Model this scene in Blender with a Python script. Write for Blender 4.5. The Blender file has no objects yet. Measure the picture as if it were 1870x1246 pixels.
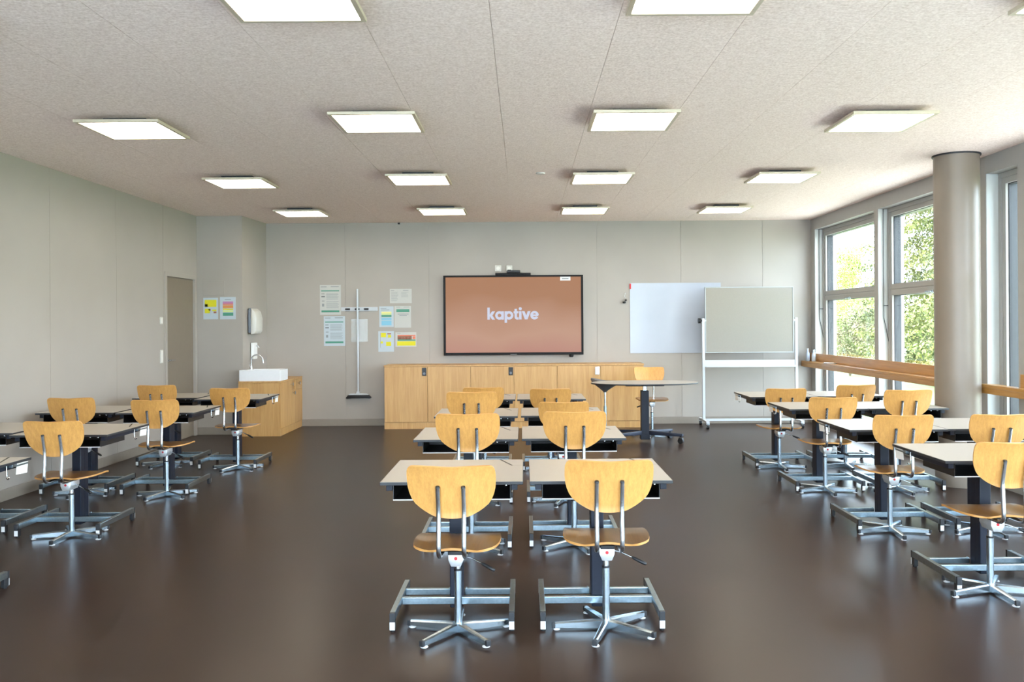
import bpy, bmesh, math, random
from mathutils import Vector, Matrix
random.seed(7)
C = bpy.context.scene.collection
SC = bpy.context.scene
PI = math.pi

# ------------------------------------------------------------------ camera, world, sun, exposure
F = 1600.0; VPX = 957.0; VPY = 591.0; ROLL = 0.007; EYE = 1.55
cr, sr = math.cos(ROLL), math.sin(ROLL)
cam = bpy.data.cameras.new('camera'); camo = bpy.data.objects.new('camera', cam); C.objects.link(camo)
cam.sensor_fit = 'HORIZONTAL'; cam.sensor_width = 36.0; cam.lens = F / 1870.0 * 36.0
cam.shift_x = -(VPX - 935.0) / 1870.0; cam.shift_y = -(623.0 - VPY) / 1870.0
cam.clip_start = 0.05; cam.clip_end = 400
camo.matrix_world = Matrix(((cr, sr, 0, 0), (0, 0, -1, 0), (-sr, cr, 0, EYE), (0, 0, 0, 1)))
SC.camera = camo

def lin(h):
    o = []
    for i in (0, 2, 4):
        c = int(h[i:i + 2], 16) / 255.0
        o.append(c / 12.92 if c <= 0.04045 else ((c + 0.055) / 1.055) ** 2.4)
    return (o[0], o[1], o[2], 1.0)

SKY_STRENGTH = 16.0
SKY_COLOUR = (0.71, 0.83, 1.0, 1)
LAMP_STRENGTH = 15.0
SUN_STRENGTH = 21.0
w = bpy.data.worlds.new('world'); SC.world = w; w.use_nodes = True
bg = w.node_tree.nodes['Background']; bg.inputs[0].default_value = SKY_COLOUR; bg.inputs[1].default_value = SKY_STRENGTH
sun = bpy.data.lights.new('sun', 'SUN'); sun.energy = SUN_STRENGTH; sun.angle = 0.01; sun.color = (1.0, 0.95, 0.85)
suno = bpy.data.objects.new('sun', sun); C.objects.link(suno)
suno.rotation_euler = Vector((0.56, -0.06, -0.83)).to_track_quat('-Z', 'Y').to_euler()
SC.view_settings.view_transform = 'Standard'; SC.view_settings.look = 'None'
SC.view_settings.exposure = 0.16; SC.view_settings.gamma = 1.0; SC.view_settings.use_curve_mapping = False
SC.cycles.max_bounces = 10; SC.cycles.diffuse_bounces = 5; SC.cycles.transparent_max_bounces = 16

def at(u, v, Y):
    dx = u - VPX; dv = VPY - v
    return Vector(((dx * cr + dv * sr) * Y / F, Y, EYE + (-dx * sr + dv * cr) * Y / F))

# ------------------------------------------------------------------ materials
def new_mat(name):
    m = bpy.data.materials.new(name); m.use_nodes = True
    nt = m.node_tree; b = nt.nodes['Principled BSDF']
    return m, nt, b
def N(nt, t, **kw):
    n = nt.nodes.new(t)
    for k, v in kw.items(): setattr(n, k, v)
    return n
def ramp(nt, fac, stops):
    r = N(nt, 'ShaderNodeValToRGB'); e = r.color_ramp.elements
    while len(e) < len(stops): e.new(0.5)
    for i, (p, c) in enumerate(stops): e[i].position = p; e[i].color = c
    nt.links.new(fac, r.inputs[0]); return r
def plain(name, col, rough=0.5, metal=0.0, noise=0.0, nscale=30.0, spec=0.5, emit=None):
    m, nt, b = new_mat(name)
    c = lin(col) if isinstance(col, str) else col
    b.inputs['Roughness'].default_value = rough; b.inputs['Metallic'].default_value = metal
    b.inputs['Specular IOR Level'].default_value = spec
    tc = N(nt, 'ShaderNodeTexCoord'); nz = N(nt, 'ShaderNodeTexNoise')
    nz.inputs['Scale'].default_value = nscale; nz.inputs['Detail'].default_value = 3
    nt.links.new(tc.outputs['Object'], nz.inputs['Vector'])
    k = noise
    lo = tuple(x * (1 - k) for x in c[:3]) + (1,); hi = tuple(min(1, x * (1 + k)) for x in c[:3]) + (1,)
    r = ramp(nt, nz.outputs['Fac'], [(0.3, lo), (0.7, hi)])
    nt.links.new(r.outputs[0], b.inputs['Base Color'])
    if emit:
        b.inputs['Emission Color'].default_value = lin(emit[0]); b.inputs['Emission Strength'].default_value = emit[1]
    return m
def wood(name, a, bcol, stretch=(26, 26, 1.6), rough=0.42, coat=0.0, vary=0.06):
    m, nt, b = new_mat(name)
    tc = N(nt, 'ShaderNodeTexCoord'); mp = N(nt, 'ShaderNodeMapping'); mp.inputs['Scale'].default_value = stretch
    info = N(nt, 'ShaderNodeObjectInfo'); add = N(nt, 'ShaderNodeVectorMath', operation='ADD')
    sc = N(nt, 'ShaderNodeVectorMath', operation='SCALE'); sc.inputs['Scale'].default_value = 9.0
    cmb = N(nt, 'ShaderNodeCombineXYZ')
    for i in range(3): nt.links.new(info.outputs['Random'], cmb.inputs[i])
    nt.links.new(cmb.outputs[0], sc.inputs[0])
    nt.links.new(tc.outputs['Object'], add.inputs[0]); nt.links.new(sc.outputs[0], add.inputs[1])
    nt.links.new(add.outputs[0], mp.inputs['Vector'])
    n1 = N(nt, 'ShaderNodeTexNoise'); n1.inputs['Scale'].default_value = 1.0; n1.inputs['Detail'].default_value = 5; n1.inputs['Roughness'].default_value = 0.65
    nt.links.new(mp.outputs[0], n1.inputs['Vector'])
    n2 = N(nt, 'ShaderNodeTexNoise'); n2.inputs['Scale'].default_value = 5.0; n2.inputs['Detail'].default_value = 4
    nt.links.new(mp.outputs[0], n2.inputs['Vector'])
    mx = N(nt, 'ShaderNodeMath', operation='MULTIPLY_ADD'); mx.inputs[1].default_value = 0.35
    nt.links.new(n2.outputs['Fac'], mx.inputs[0]); 
    m2 = N(nt, 'ShaderNodeMath', operation='MULTIPLY'); m2.inputs[1].default_value = 0.65
    nt.links.new(n1.outputs['Fac'], m2.inputs[0]); nt.links.new(m2.outputs[0], mx.inputs[2])
    r = ramp(nt, mx.outputs[0], [(0.30, lin(bcol)), (0.66, lin(a))])
    hs = N(nt, 'ShaderNodeHueSaturation')
    mr = N(nt, 'ShaderNodeMapRange'); mr.inputs['To Min'].default_value = 1 - vary; mr.inputs['To Max'].default_value = 1 + vary
    nt.links.new(info.outputs['Random'], mr.inputs['Value']); nt.links.new(mr.outputs[0], hs.inputs['Value'])
    nt.links.new(r.outputs[0], hs.inputs['Color'])
    nt.links.new(hs.outputs[0], b.inputs['Base Color'])
    b.inputs['Roughness'].default_value = rough; b.inputs['Coat Weight'].default_value = coat; b.inputs['Coat Roughness'].default_value = 0.25
    return m

M = {}
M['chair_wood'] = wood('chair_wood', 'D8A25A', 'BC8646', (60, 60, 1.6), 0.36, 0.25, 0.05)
M['shaded_seat_wood'] = wood('shaded_seat_wood', '745020', '583713', (30, 2.2, 30), 0.28, 0.4, 0.05)  # seat's shade put into the colour, darker than the backrest wood
M['oak'] = wood('oak', 'CFA468', 'B3844A', (16, 16, 0.9), 0.45, 0.1, 0.03)
M['oak_counter'] = wood('oak_counter', 'C08E48', '9C6C2E', (14, 0.9, 14), 0.30, 0.3, 0.02)
M['ply_edge'] = wood('ply_edge', 'CE9A58', 'A97439', (4, 4, 160), 0.5, 0.0, 0.02)
M['chrome'] = plain('chrome', 'D0D3D6', 0.27, 1.0, 0.03)
M['steel'] = plain('galvanised_steel', '9FB0BA', 0.30, 1.0, 0.10, 60)
M['alu'] = plain('brushed_aluminium', 'B4C1CA', 0.26, 1.0, 0.06, 80)
M['castmetal'] = plain('cast_metal', 'D9DADB', 0.35, 0.55, 0.04)
M['black'] = plain('black_plastic', '17181B', 0.45, 0, 0.05)
M['tray'] = plain('black_sheet_metal', '0E0F12', 0.42, 0, 0.05)
M['anthracite'] = plain('anthracite_powder_coat', '141A28', 0.45, 0, 0.06, 40, 0.3)
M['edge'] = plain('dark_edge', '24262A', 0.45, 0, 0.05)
M['laminate'] = plain('grey_laminate', 'A49D93', 0.38, 0, 0.015, 90)
M['red'] = plain('red_enamel', 'C8262B', 0.4)
M['glide'] = plain('pale_glide', 'C9CCCF', 0.4, 0, 0.02)
M['label'] = plain('pale_label', 'D9DADA', 0.5, 0, 0.02)
M['card'] = plain('white_card', 'E6E4DE', 0.7, 0, 0.03, 20)
M['groove'] = plain('dark_groove', '3B352E', 0.7)
M['seam'] = plain('grey_seam', '948C82', 0.7)
M['white'] = plain('white_metal', 'BFC5CA', 0.4, 0, 0.01)
M['ceramic'] = plain('white_ceramic', 'EDEFF1', 0.14, 0, 0.01)
M['whiteboard'] = plain('whiteboard_sheet', 'AFB5BF', 0.22, 0, 0.02, 3)
M['pinboard'] = plain('grey_board_face', '8C877D', 0.65, 0, 0.02, 60)
M['offwhite'] = plain('offwhite_plastic', 'CFCDC5', 0.4, 0, 0.01)
M['greyplastic'] = plain('grey_plastic', '6C737C', 0.4, 0, 0.03)
M['darkgrey'] = plain('dark_grey_fabric', '6C6A6B', 0.75, 0, 0.08, 200)
M['door'] = plain('taupe_door', '7E7263', 0.5, 0, 0.02, 16)
M['trim'] = plain('taupe_trim', '8C8378', 0.5, 0, 0.03, 16)
M['winframe'] = plain('window_frame_grey', 'A3A19C', 0.45, 0, 0.015, 16)
M['winpanel'] = plain('window_jamb_white', 'C9CCC8', 0.45, 0, 0.01, 16)
M['gasket'] = plain('dark_blue_gasket', '0D1018', 0.4, 0, 0.04)
M['column'] = plain('painted_column', '83776A', 0.40, 0, 0.03, 5)
M['lampframe'] = plain('lamp_frame_metal', 'CDC2AC', 0.4, 0.3, 0.02)
M['rubber'] = plain('black_rubber', '101114', 0.6)
M['navy'] = plain('navy_base_metal', '1E2638', 0.4, 0, 0.05)
M['bezel'] = plain('black_bezel', '131213', 0.5, 0, 0.03, 30, 0.2)
M['paper'] = plain('paper', 'BDBEB9', 0.6, 0, 0.01)
M['paper_blue'] = plain('bluish_paper', 'B6C2C9', 0.5, 0, 0.01)
M['ink'] = plain('grey_ink', '8B9093', 0.7)
M['inkd'] = plain('dark_ink', '54595B', 0.7)
M['green'] = plain('green_print', '4C8E78', 0.6)
M['pgreen'] = plain('pale_green_print', 'CBD88E', 0.6)
M['pyellow'] = plain('pale_yellow_print', 'E6DE93', 0.6)
M['blue'] = plain('blue_print', '7FBBD4', 0.6)
M['yellow'] = plain('yellow_print', 'D6CF1E', 0.6)
M['brown'] = plain('brown_print', '9A6650', 0.6)
M['orange'] = plain('orange_print', 'D08A4C', 0.6)
M['salmon'] = plain('salmon_print', 'D8795E', 0.6)
M['pink'] = plain('mauve_print', 'B77FA8', 0.6)
M['foam'] = plain('white_soap_plate', 'E9EAE8', 0.3)
M['bottle'] = plain('pale_blue_bottle', 'B4BFCB', 0.3)
M['bark'] = plain('bark', '5F5143', 0.9, 0, 0.3, 12)
M['boardrim'] = plain('grey_board_rim', 'A3A8A8', 0.45, 0.2)
M['logo'] = plain('screen_lettering', '050505', 0.5, spec=0.1, emit=('D6DCF0', 0.85))
M['clear'] = None

def mat_wall():
    m, nt, b = new_mat('wall_panel')
    tc = N(nt, 'ShaderNodeTexCoord'); nz = N(nt, 'ShaderNodeTexNoise'); nz.inputs['Scale'].default_value = 1.2; nz.inputs['Detail'].default_value = 3
    nt.links.new(tc.outputs['Object'], nz.inputs['Vector'])
    r = ramp(nt, nz.outputs['Fac'], [(0.3, lin('A29B92')), (0.7, lin('A8A198'))])
    nt.links.new(r.outputs[0], b.inputs['Base Color']); b.inputs['Roughness'].default_value = 0.42
    b.inputs['Specular IOR Level'].default_value = 0.35
    return m
M['wall'] = mat_wall()
def mat_floor():
    m, nt, b = new_mat('linoleum')
    tc = N(nt, 'ShaderNodeTexCoord')
    n1 = N(nt, 'ShaderNodeTexNoise'); n1.inputs['Scale'].default_value = 1.7; n1.inputs['Detail'].default_value = 2; n1.inputs['Roughness'].default_value = 0.5
    nt.links.new(tc.outputs['Object'], n1.inputs['Vector'])
    r = ramp(nt, n1.outputs['Fac'], [(0.25, lin('2B1E19')), (0.75, lin('31231D'))])
    nt.links.new(r.outputs[0], b.inputs['Base Color']); b.inputs['Roughness'].default_value = 0.30
    b.inputs['Specular IOR Level'].default_value = 0.2
    return m
M['floor'] = mat_floor()
def mat_ceiling():
    m, nt, b = new_mat('wood_wool_board')
    tc = N(nt, 'ShaderNodeTexCoord')
    mp = N(nt, 'ShaderNodeMapping'); mp.inputs['Scale'].default_value = (16, 70, 1)
    nt.links.new(tc.outputs['Object'], mp.inputs['Vector'])
    n1 = N(nt, 'ShaderNodeTexNoise'); n1.inputs['Scale'].default_value = 1.0; n1.inputs['Detail'].default_value = 6; n1.inputs['Roughness'].default_value = 0.75
    nt.links.new(mp.outputs[0], n1.inputs['Vector'])
    n2 = N(nt, 'ShaderNodeTexNoise'); n2.inputs['Scale'].default_value = 70; n2.inputs['Detail'].default_value = 3
    nt.links.new(tc.outputs['Object'], n2.inputs['Vector'])
    ad = N(nt, 'ShaderNodeMath', operation='ADD'); nt.links.new(n1.outputs['Fac'], ad.inputs[0]); nt.links.new(n2.outputs['Fac'], ad.inputs[1])
    r = ramp(nt, ad.outputs[0], [(0.34, lin('DDC9BF')), (0.62, lin('FFF0E9'))])
    md = N(nt, 'ShaderNodeMath', operation='MULTIPLY'); md.inputs[1].default_value = 0.5
    nt.links.new(ad.outputs[0], md.inputs[0]); nt.links.new(md.outputs[0], r.inputs[0])
    nt.links.new(r.outputs[0], b.inputs['Base Color'])
    bp = N(nt, 'ShaderNodeBump'); bp.inputs['Strength'].default_value = 0.5; bp.inputs['Distance'].default_value = 0.006
    nt.links.new(ad.outputs[0], bp.inputs['Height']); nt.links.new(bp.outputs[0], b.inputs['Normal'])
    b.inputs['Roughness'].default_value = 0.9; b.inputs['Specular IOR Level'].default_value = 0.1
    return m
M['ceiling'] = mat_ceiling()
def mat_glass():
    m = bpy.data.materials.new('window_glass'); m.use_nodes = True; nt = m.node_tree
    for n in list(nt.nodes): nt.nodes.remove(n)
    o = N(nt, 'ShaderNodeOutputMaterial'); t = N(nt, 'ShaderNodeBsdfTransparent'); g = N(nt, 'ShaderNodeBsdfGlossy')
    t.inputs[0].default_value = (0.93, 0.96, 0.95, 1); g.inputs['Roughness'].default_value = 0.02
    lw = N(nt, 'ShaderNodeLayerWeight'); lw.inputs[0].default_value = 0.5; pw = N(nt, 'ShaderNodeMath', operation='POWER'); pw.inputs[1].default_value = 5.0
    fr = N(nt, 'ShaderNodeMath', operation='MULTIPLY_ADD'); fr.inputs[1].default_value = 0.5; fr.inputs[2].default_value = 0.04; mx = N(nt, 'ShaderNodeMixShader')
    nt.links.new(lw.outputs['Facing'], pw.inputs[0]); nt.links.new(pw.outputs[0], fr.inputs[0])
    nt.links.new(fr.outputs[0], mx.inputs[0]); nt.links.new(t.outputs[0], mx.inputs[1]); nt.links.new(g.outputs[0], mx.inputs[2])
    nt.links.new(mx.outputs[0], o.inputs[0]); return m
M['glass'] = mat_glass()
def mat_clear():
    m = bpy.data.materials.new('clear_film'); m.use_nodes = True; nt = m.node_tree
    b = nt.nodes['Principled BSDF']; o = nt.nodes['Material Output']
    b.inputs['Base Color'].default_value = (0.85, 0.9, 0.92, 1); b.inputs['Roughness'].default_value = 0.15
    t = N(nt, 'ShaderNodeBsdfTransparent'); mx = N(nt, 'ShaderNodeMixShader'); mx.inputs[0].default_value = 0.28
    nt.links.new(t.outputs[0], mx.inputs[1]); nt.links.new(b.outputs[0], mx.inputs[2]); nt.links.new(mx.outputs[0], o.inputs[0]); return m
M['clear'] = mat_clear()
def mat_lamp():
    m, nt, b = new_mat('lamp_diffuser')
    b.inputs['Base Color'].default_value = (0.9, 0.9, 0.86, 1)
    b.inputs['Emission Color'].default_value = (1.0, 0.88, 0.70, 1); b.inputs['Emission Strength'].default_value = LAMP_STRENGTH
    return m
M['lamp'] = mat_lamp()
def mat_screen():
    m, nt, b = new_mat('screen_picture')
    tc = N(nt, 'ShaderNodeTexCoord'); nz = N(nt, 'ShaderNodeTexNoise'); nz.inputs['Scale'].default_value = 1.1; nz.inputs['Detail'].default_value = 1
    nt.links.new(tc.outputs['Object'], nz.inputs['Vector'])
    sp = N(nt, 'ShaderNodeSeparateXYZ'); nt.links.new(tc.outputs['Object'], sp.inputs[0])
    mr = N(nt, 'ShaderNodeMapRange'); mr.inputs['From Min'].default_value = -0.6; mr.inputs['From Max'].default_value = 0.6
    nt.links.new(sp.outputs['Z'], mr.inputs['Value'])
    ad = N(nt, 'ShaderNodeMath', operation='MULTIPLY_ADD'); ad.inputs[1].default_value = 0.6
    nt.links.new(nz.outputs['Fac'], ad.inputs[0]); nt.links.new(mr.outputs[0], ad.inputs[2])
    r = ramp(nt, ad.outputs[0], [(0.25, lin('B67A6C')), (0.6, lin('BE9075')), (1.0, lin('A8724A'))])
    b.inputs['Base Color'].default_value = (0.02, 0.02, 0.02, 1); b.inputs['Roughness'].default_value = 0.3
    nt.links.new(r.outputs[0], b.inputs['Emission Color']); b.inputs['Emission Strength'].default_value = 0.86; b.inputs['Specular IOR Level'].default_value = 0.12
    return m
M['screen'] = mat_screen()
def mat_leaf(name, a, c, sc=0.9):
    m, nt, b = new_mat(name)
    tc = N(nt, 'ShaderNodeTexCoord'); nz = N(nt, 'ShaderNodeTexNoise'); nz.inputs['Scale'].default_value = sc; nz.inputs['Detail'].default_value = 5
    nt.links.new(tc.outputs['Object'], nz.inputs['Vector'])
    r = ramp(nt, nz.outputs['Fac'], [(0.35, lin(a)), (0.65, lin(c))])
    nt.links.new(r.outputs[0], b.inputs['Base Color']); b.inputs['Roughness'].default_value = 0.7
    return m
M['leaf'] = mat_leaf('fresh_leaves', '728B30', 'A9BA50')
M['needle'] = mat_leaf('conifer_needles', '38431D', '77773A')
M['shrubleaf'] = mat_leaf('shrub_leaves', '5A6B34', '8A7A62', 2.5)
M['grass'] = mat_leaf('grass_blades', '566B33', '6E8145', 0.6)
M['gravel'] = plain('pale_path_gravel', 'C6C0B4', 0.9, 0, 0.1, 60)

# ------------------------------------------------------------------ mesh builder
class MB:
    def __init__(s): s.bm = bmesh.new()
    def _merge(s, t, mat, smooth=True):
        mp = {}
        for v in t.verts: mp[v] = s.bm.verts.new(v.co)
        for f in t.faces:
            try:
                nf = s.bm.faces.new([mp[v] for v in f.verts]); nf.material_index = mat; nf.smooth = smooth
            except ValueError: pass
        t.free()
    def box(s, x0, x1, y0, y1, z0, z1, mat=0, bev=0.0, mtx=None):
        t = bmesh.new(); r = bmesh.ops.create_cube(t, size=1)
        for v in t.verts: v.co = Vector((x0 + (v.co.x + .5) * (x1 - x0), y0 + (v.co.y + .5) * (y1 - y0), z0 + (v.co.z + .5) * (z1 - z0)))
        if bev > 0: bmesh.ops.bevel(t, geom=list(t.edges), offset=bev, segments=2, affect='EDGES', profile=0.5)
        t.faces.ensure_lookup_table(); t.faces.index_update(); t.normal_update(); flat = [f.index for f in t.faces if max(abs(c) for c in f.normal) > .999]
        if mtx: bmesh.ops.transform(t, matrix=mtx, verts=list(t.verts))
        n0 = len(s.bm.faces); s._merge(t, mat); s.bm.faces.ensure_lookup_table()
        for i in flat: s.bm.faces[n0 + i].smooth = False
        return s
    def ring(s, c, ax, r, seg, ref=None):
        ax = ax.normalized(); ref = ref or (Vector((0, 0, 1)) if abs(ax.z) < .9 else Vector((1, 0, 0)))
        u = ax.cross(ref).normalized(); v = ax.cross(u)
        return [s.bm.verts.new(c + (u * math.cos(2 * PI * i / seg) + v * math.sin(2 * PI * i / seg)) * r) for i in range(seg)]
    def tube(s, pts, r, seg=12, mat=0, cap=True):
        pts = [Vector(p) for p in pts]; rs = r if isinstance(r, (list, tuple)) else [r] * len(pts)
        rings = []; u = None
        for i, p in enumerate(pts):
            d = (pts[min(i + 1, len(pts) - 1)] - pts[max(i - 1, 0)]).normalized()
            if u is None: u = d.orthogonal().normalized()
            else: u = (u - d * u.dot(d)).normalized()
            v = d.cross(u)
            rings.append([s.bm.verts.new(p + (u * math.cos(2 * PI * k / seg) + v * math.sin(2 * PI * k / seg)) * rs[i]) for k in range(seg)])
        for a, b in zip(rings, rings[1:]):
            for k in range(seg):
                f = s.bm.faces.new((a[k], a[(k + 1) % seg], b[(k + 1) % seg], b[k])); f.material_index = mat; f.smooth = True
        if cap:
            for rg in (rings[0][::-1], rings[-1]):
                f = s.bm.faces.new(rg); f.material_index = mat; f.smooth = True
        return s
    def cyl(s, p0, p1, r0, r1=None, seg=20, mat=0): return s.tube([p0, p1], [r0, r0 if r1 is None else r1], seg, mat)
    def lathe(s, prof, c=(0, 0, 0), seg=28, mat=0, sx=1, sy=1):
        rings = []
        for r, z in prof:
            rings.append([s.bm.verts.new((c[0] + sx * max(r, 1e-4) * math.cos(2 * PI * k / seg), c[1] + sy * max(r, 1e-4) * math.sin(2 * PI * k / seg), c[2] + z)) for k in range(seg)])
        for a, b in zip(rings, rings[1:]):
            for k in range(seg):
                f = s.bm.faces.new((a[k], a[(k + 1) % seg], b[(k + 1) % seg], b[k])); f.material_index = mat; f.smooth = True
        for rg in (rings[0][::-1], rings[-1]):
            f = s.bm.faces.new(rg); f.material_index = mat; f.smooth = True
        return s
    def prism(s, poly, d0, d1, plane='xz', mat=0, matside=None, bev=0.0):
        def P(a, b, d): return {'xz': (a, d, b), 'xy': (a, b, d), 'yz': (d, a, b)}[plane]
        t = bmesh.new()
        A = [t.verts.new(P(a, b, d0)) for a, b in poly]; B = [t.verts.new(P(a, b, d1)) for a, b in poly]
        n = len(poly); t.faces.new(A); t.faces.new(B[::-1])
        for i in range(n): t.faces.new((A[i], B[i], B[(i + 1) % n], A[(i + 1) % n]))
        bmesh.ops.recalc_face_normals(t, faces=list(t.faces))
        if bev: bmesh.ops.bevel(t, geom=list(t.edges), offset=bev, segments=2, affect='EDGES', profile=.5)
        s._merge(t, mat); return s
    def shell(s, grid, th, mat=0, rim=None):
        nr, nc = len(grid), len(grid[0]); rim = mat if rim is None else rim
        G = [[Vector(p) for p in row] for row in grid]; Nn = []
        for i in range(nr):
            row = []
            for j in range(nc):
                du = G[i][min(j + 1, nc - 1)] - G[i][max(j - 1, 0)]; dv = G[min(i + 1, nr - 1)][j] - G[max(i - 1, 0)][j]
                n = du.cross(dv); row.append(n.normalized() if n.length > 1e-9 else Vector((0, 0, 1)))
            Nn.append(row)
        A = [[s.bm.verts.new(G[i][j] + Nn[i][j] * th / 2) for j in range(nc)] for i in range(nr)]
        B = [[s.bm.verts.new(G[i][j] - Nn[i][j] * th / 2) for j in range(nc)] for i in range(nr)]
        def q(vs, m):
            f = s.bm.faces.new(vs); f.material_index = m; f.smooth = True
        for i in range(nr - 1):
            for j in range(nc - 1):
                q((A[i][j], A[i][j + 1], A[i + 1][j + 1], A[i + 1][j]), mat); q((B[i][j], B[i + 1][j], B[i + 1][j + 1], B[i][j + 1]), mat)
        loop = [(0, j) for j in range(nc)] + [(i, nc - 1) for i in range(1, nr)] + [(nr - 1, j) for j in range(nc - 2, -1, -1)] + [(i, 0) for i in range(nr - 2, 0, -1)]
        for (a, b), (c, d) in zip(loop, loop[1:] + loop[:1]): q((B[a][b], B[c][d], A[c][d], A[a][b]), rim)
        return s
    def face(s, pts, mat=0):
        f = s.bm.faces.new([s.bm.verts.new(p) for p in pts]); f.material_index = mat; return s
    def build(s, name, mats, parent=None, loc=None, rotz=0.0, sharp=40, origin=None):
        me = bpy.data.meshes.new(name)
        if origin is not None: bmesh.ops.translate(s.bm, vec=-Vector(origin), verts=list(s.bm.verts))
        bmesh.ops.recalc_face_normals(s.bm, faces=list(s.bm.faces)) if not getattr(s, 'keep', False) else None
        s.bm.faces.index_update(); flags = [f.smooth for f in s.bm.faces]; s.bm.to_mesh(me); s.bm.free()
        for m in (mats if isinstance(mats, (list, tuple)) else [mats]): me.materials.append(M[m] if isinstance(m, str) else m)
        me.set_sharp_from_angle(angle=math.radians(sharp)); me.polygons.foreach_set('use_smooth', flags); me.update()
        o = bpy.data.objects.new(name, me); C.objects.link(o)
        if parent: o.parent = parent
        if origin is not None: o.location = origin
        if loc is not None: o.location = loc
        o.rotation_euler = (0, 0, rotz)
        return o
def tag(o, label=None, cat=None, group=None, kind=None):
    if label: o['label'] = label
    if cat: o['category'] = cat
    if group: o['group'] = group
    if kind: o['kind'] = kind
    return o
def thing(name, label, cat, loc=(0, 0, 0), rotz=0.0, group=None, kind=None):
    o = bpy.data.objects.new(name, None); C.objects.link(o); o.empty_display_size = 0.1
    o.location = loc; o.rotation_euler = (0, 0, rotz); return tag(o, label, cat, group, kind)
def kids(o): return [c for c in bpy.data.objects if c.parent == o]
def dup(o, parent=None, tree=None):
    c = o.copy(); C.objects.link(c)
    if parent: c.parent = parent
    for ch in tree[o.name]: dup(ch, c, tree)
    return c
def tree_of(o, t=None):
    t = {} if t is None else t
    t[o.name] = kids(o)
    for c in t[o.name]: tree_of(c, t)
    return t

# ------------------------------------------------------------------ the room
XL, XR, YB, YF, ZC = -4.65, 4.40, 13.43, -1.70, 3.11
def struct(o): o['kind'] = 'structure'; return o
b = MB(); b.box(XL - .3, XR + .32, YF - .3, YB + .3, -.2, 0); struct(b.build('floor', 'floor'))
# ceiling: wood-wool boards laid with fine open joints
b = MB(); b.box(XL - .3, XR + .32, YF - .3, YB + .3, ZC + .02, ZC + .25)
k = 0; x = -4.73
while x < XR + .3:
    y = YF - .3 + (0.0 if k % 2 else -.65)
    while y < YB + .3:
        b.box(x + .0012, x + .653 - .0012, max(y, YF - .3) + .001, min(y + 1.3, YB + .3) - .001, ZC, ZC + .021)
        y += 1.3
    x += .653; k += 1
struct(b.build('ceiling', 'ceiling'))
# back wall, 1.285 m panels with open joints
b = MB(); b.box(XL - .3, XR + .3, YB + .006, YB + .3, 0, ZC)
joints = [-6.5, -4.02, -2.735, -1.452, -.165, 1.12, 2.41, 3.66, 6]
for a, c in zip(joints, joints[1:]):
    b.box(max(a, XL - .3) + .0025, min(c, XR + .3) - .0025, YB, YB + .01, 0, ZC)
struct(b.build('wall_back', 'wall'))
# left wall with the door opening
DY0, DY1, DZ = 11.40, 12.36, 2.20
b = MB()
ys = [YF - .3, -1.0, .4, 1.78, 3.14, 4.5, 5.87, 7.23, 8.60, 10.0, 11.30]
b.box(XL - .3, XL - .006, YF - .3, DY0 - .06, 0, ZC)
for a, c in zip(ys, ys[1:]): b.box(XL - .01, XL, a + .002, c - .002, 0, ZC)
b.box(XL - .3, XL, 11.304, DY0 - .06, 0, ZC); b.box(XL - .3, XL, DY0 - .06, DY1 + .06, DZ + .06, ZC); b.box(XL - .3, XL, DY1 + .06, YB, 0, ZC)
struct(b.build('wall_left', 'wall'))
# installation shaft in the corner: its short front and its side
NX0, NX1, NY = -4.005, -3.945, 12.46
b = MB(); b.prism([(XL, NY), (NX0, NY), (NX1, YB), (XL, YB)], 0, ZC, 'xy'); struct(b.build('wall_corner', 'wall'))
# front wall behind the camera with three wide windows
FW = [(-4.5, -1.6), (-1.5, 1.4), (1.5, 4.25)]
b = MB(); b.box(XL, XR, YF - .3, YF, 3.0, ZC); b.box(XL, XR, YF - .3, YF, 0, .06)
xs = [XL] + [v for p in FW for v in p] + [XR]
for i in range(0, len(xs), 2): b.box(xs[i], xs[i + 1], YF - .3, YF, .06, 3.0)
struct(b.build('wall_front', 'wall'))
# right wall: header, sill, posts
RW = [(11.0, 13.24), (8.47, 10.88), (7.80, 8.33), (5.3, 7.68), (2.8, 5.18), (.3, 2.68), (-1.6, .18)]
ZH, ZS = 2.94, .12
b = MB(); b.box(XR, XR + .32, YF - .3, YB + .3, ZH, ZC, 0); b.box(XR, XR + .32, YF - .3, YB + .3, 0, ZS, 0)
edges = sorted([YF - .3, YB] + [v for p in RW for v in p])
for i in range(0, len(edges), 2):
    b.box(XR + .004, XR + .32, edges[i], edges[i + 1], ZS, ZH, 1)
    m_ = (edges[i] + edges[i + 1]) / 2
    b.box(XR, XR + .006, edges[i], edges[i + 1], ZS, ZH, 0)
struct(b.build('wall_right', ['winframe', 'winpanel']))

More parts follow.
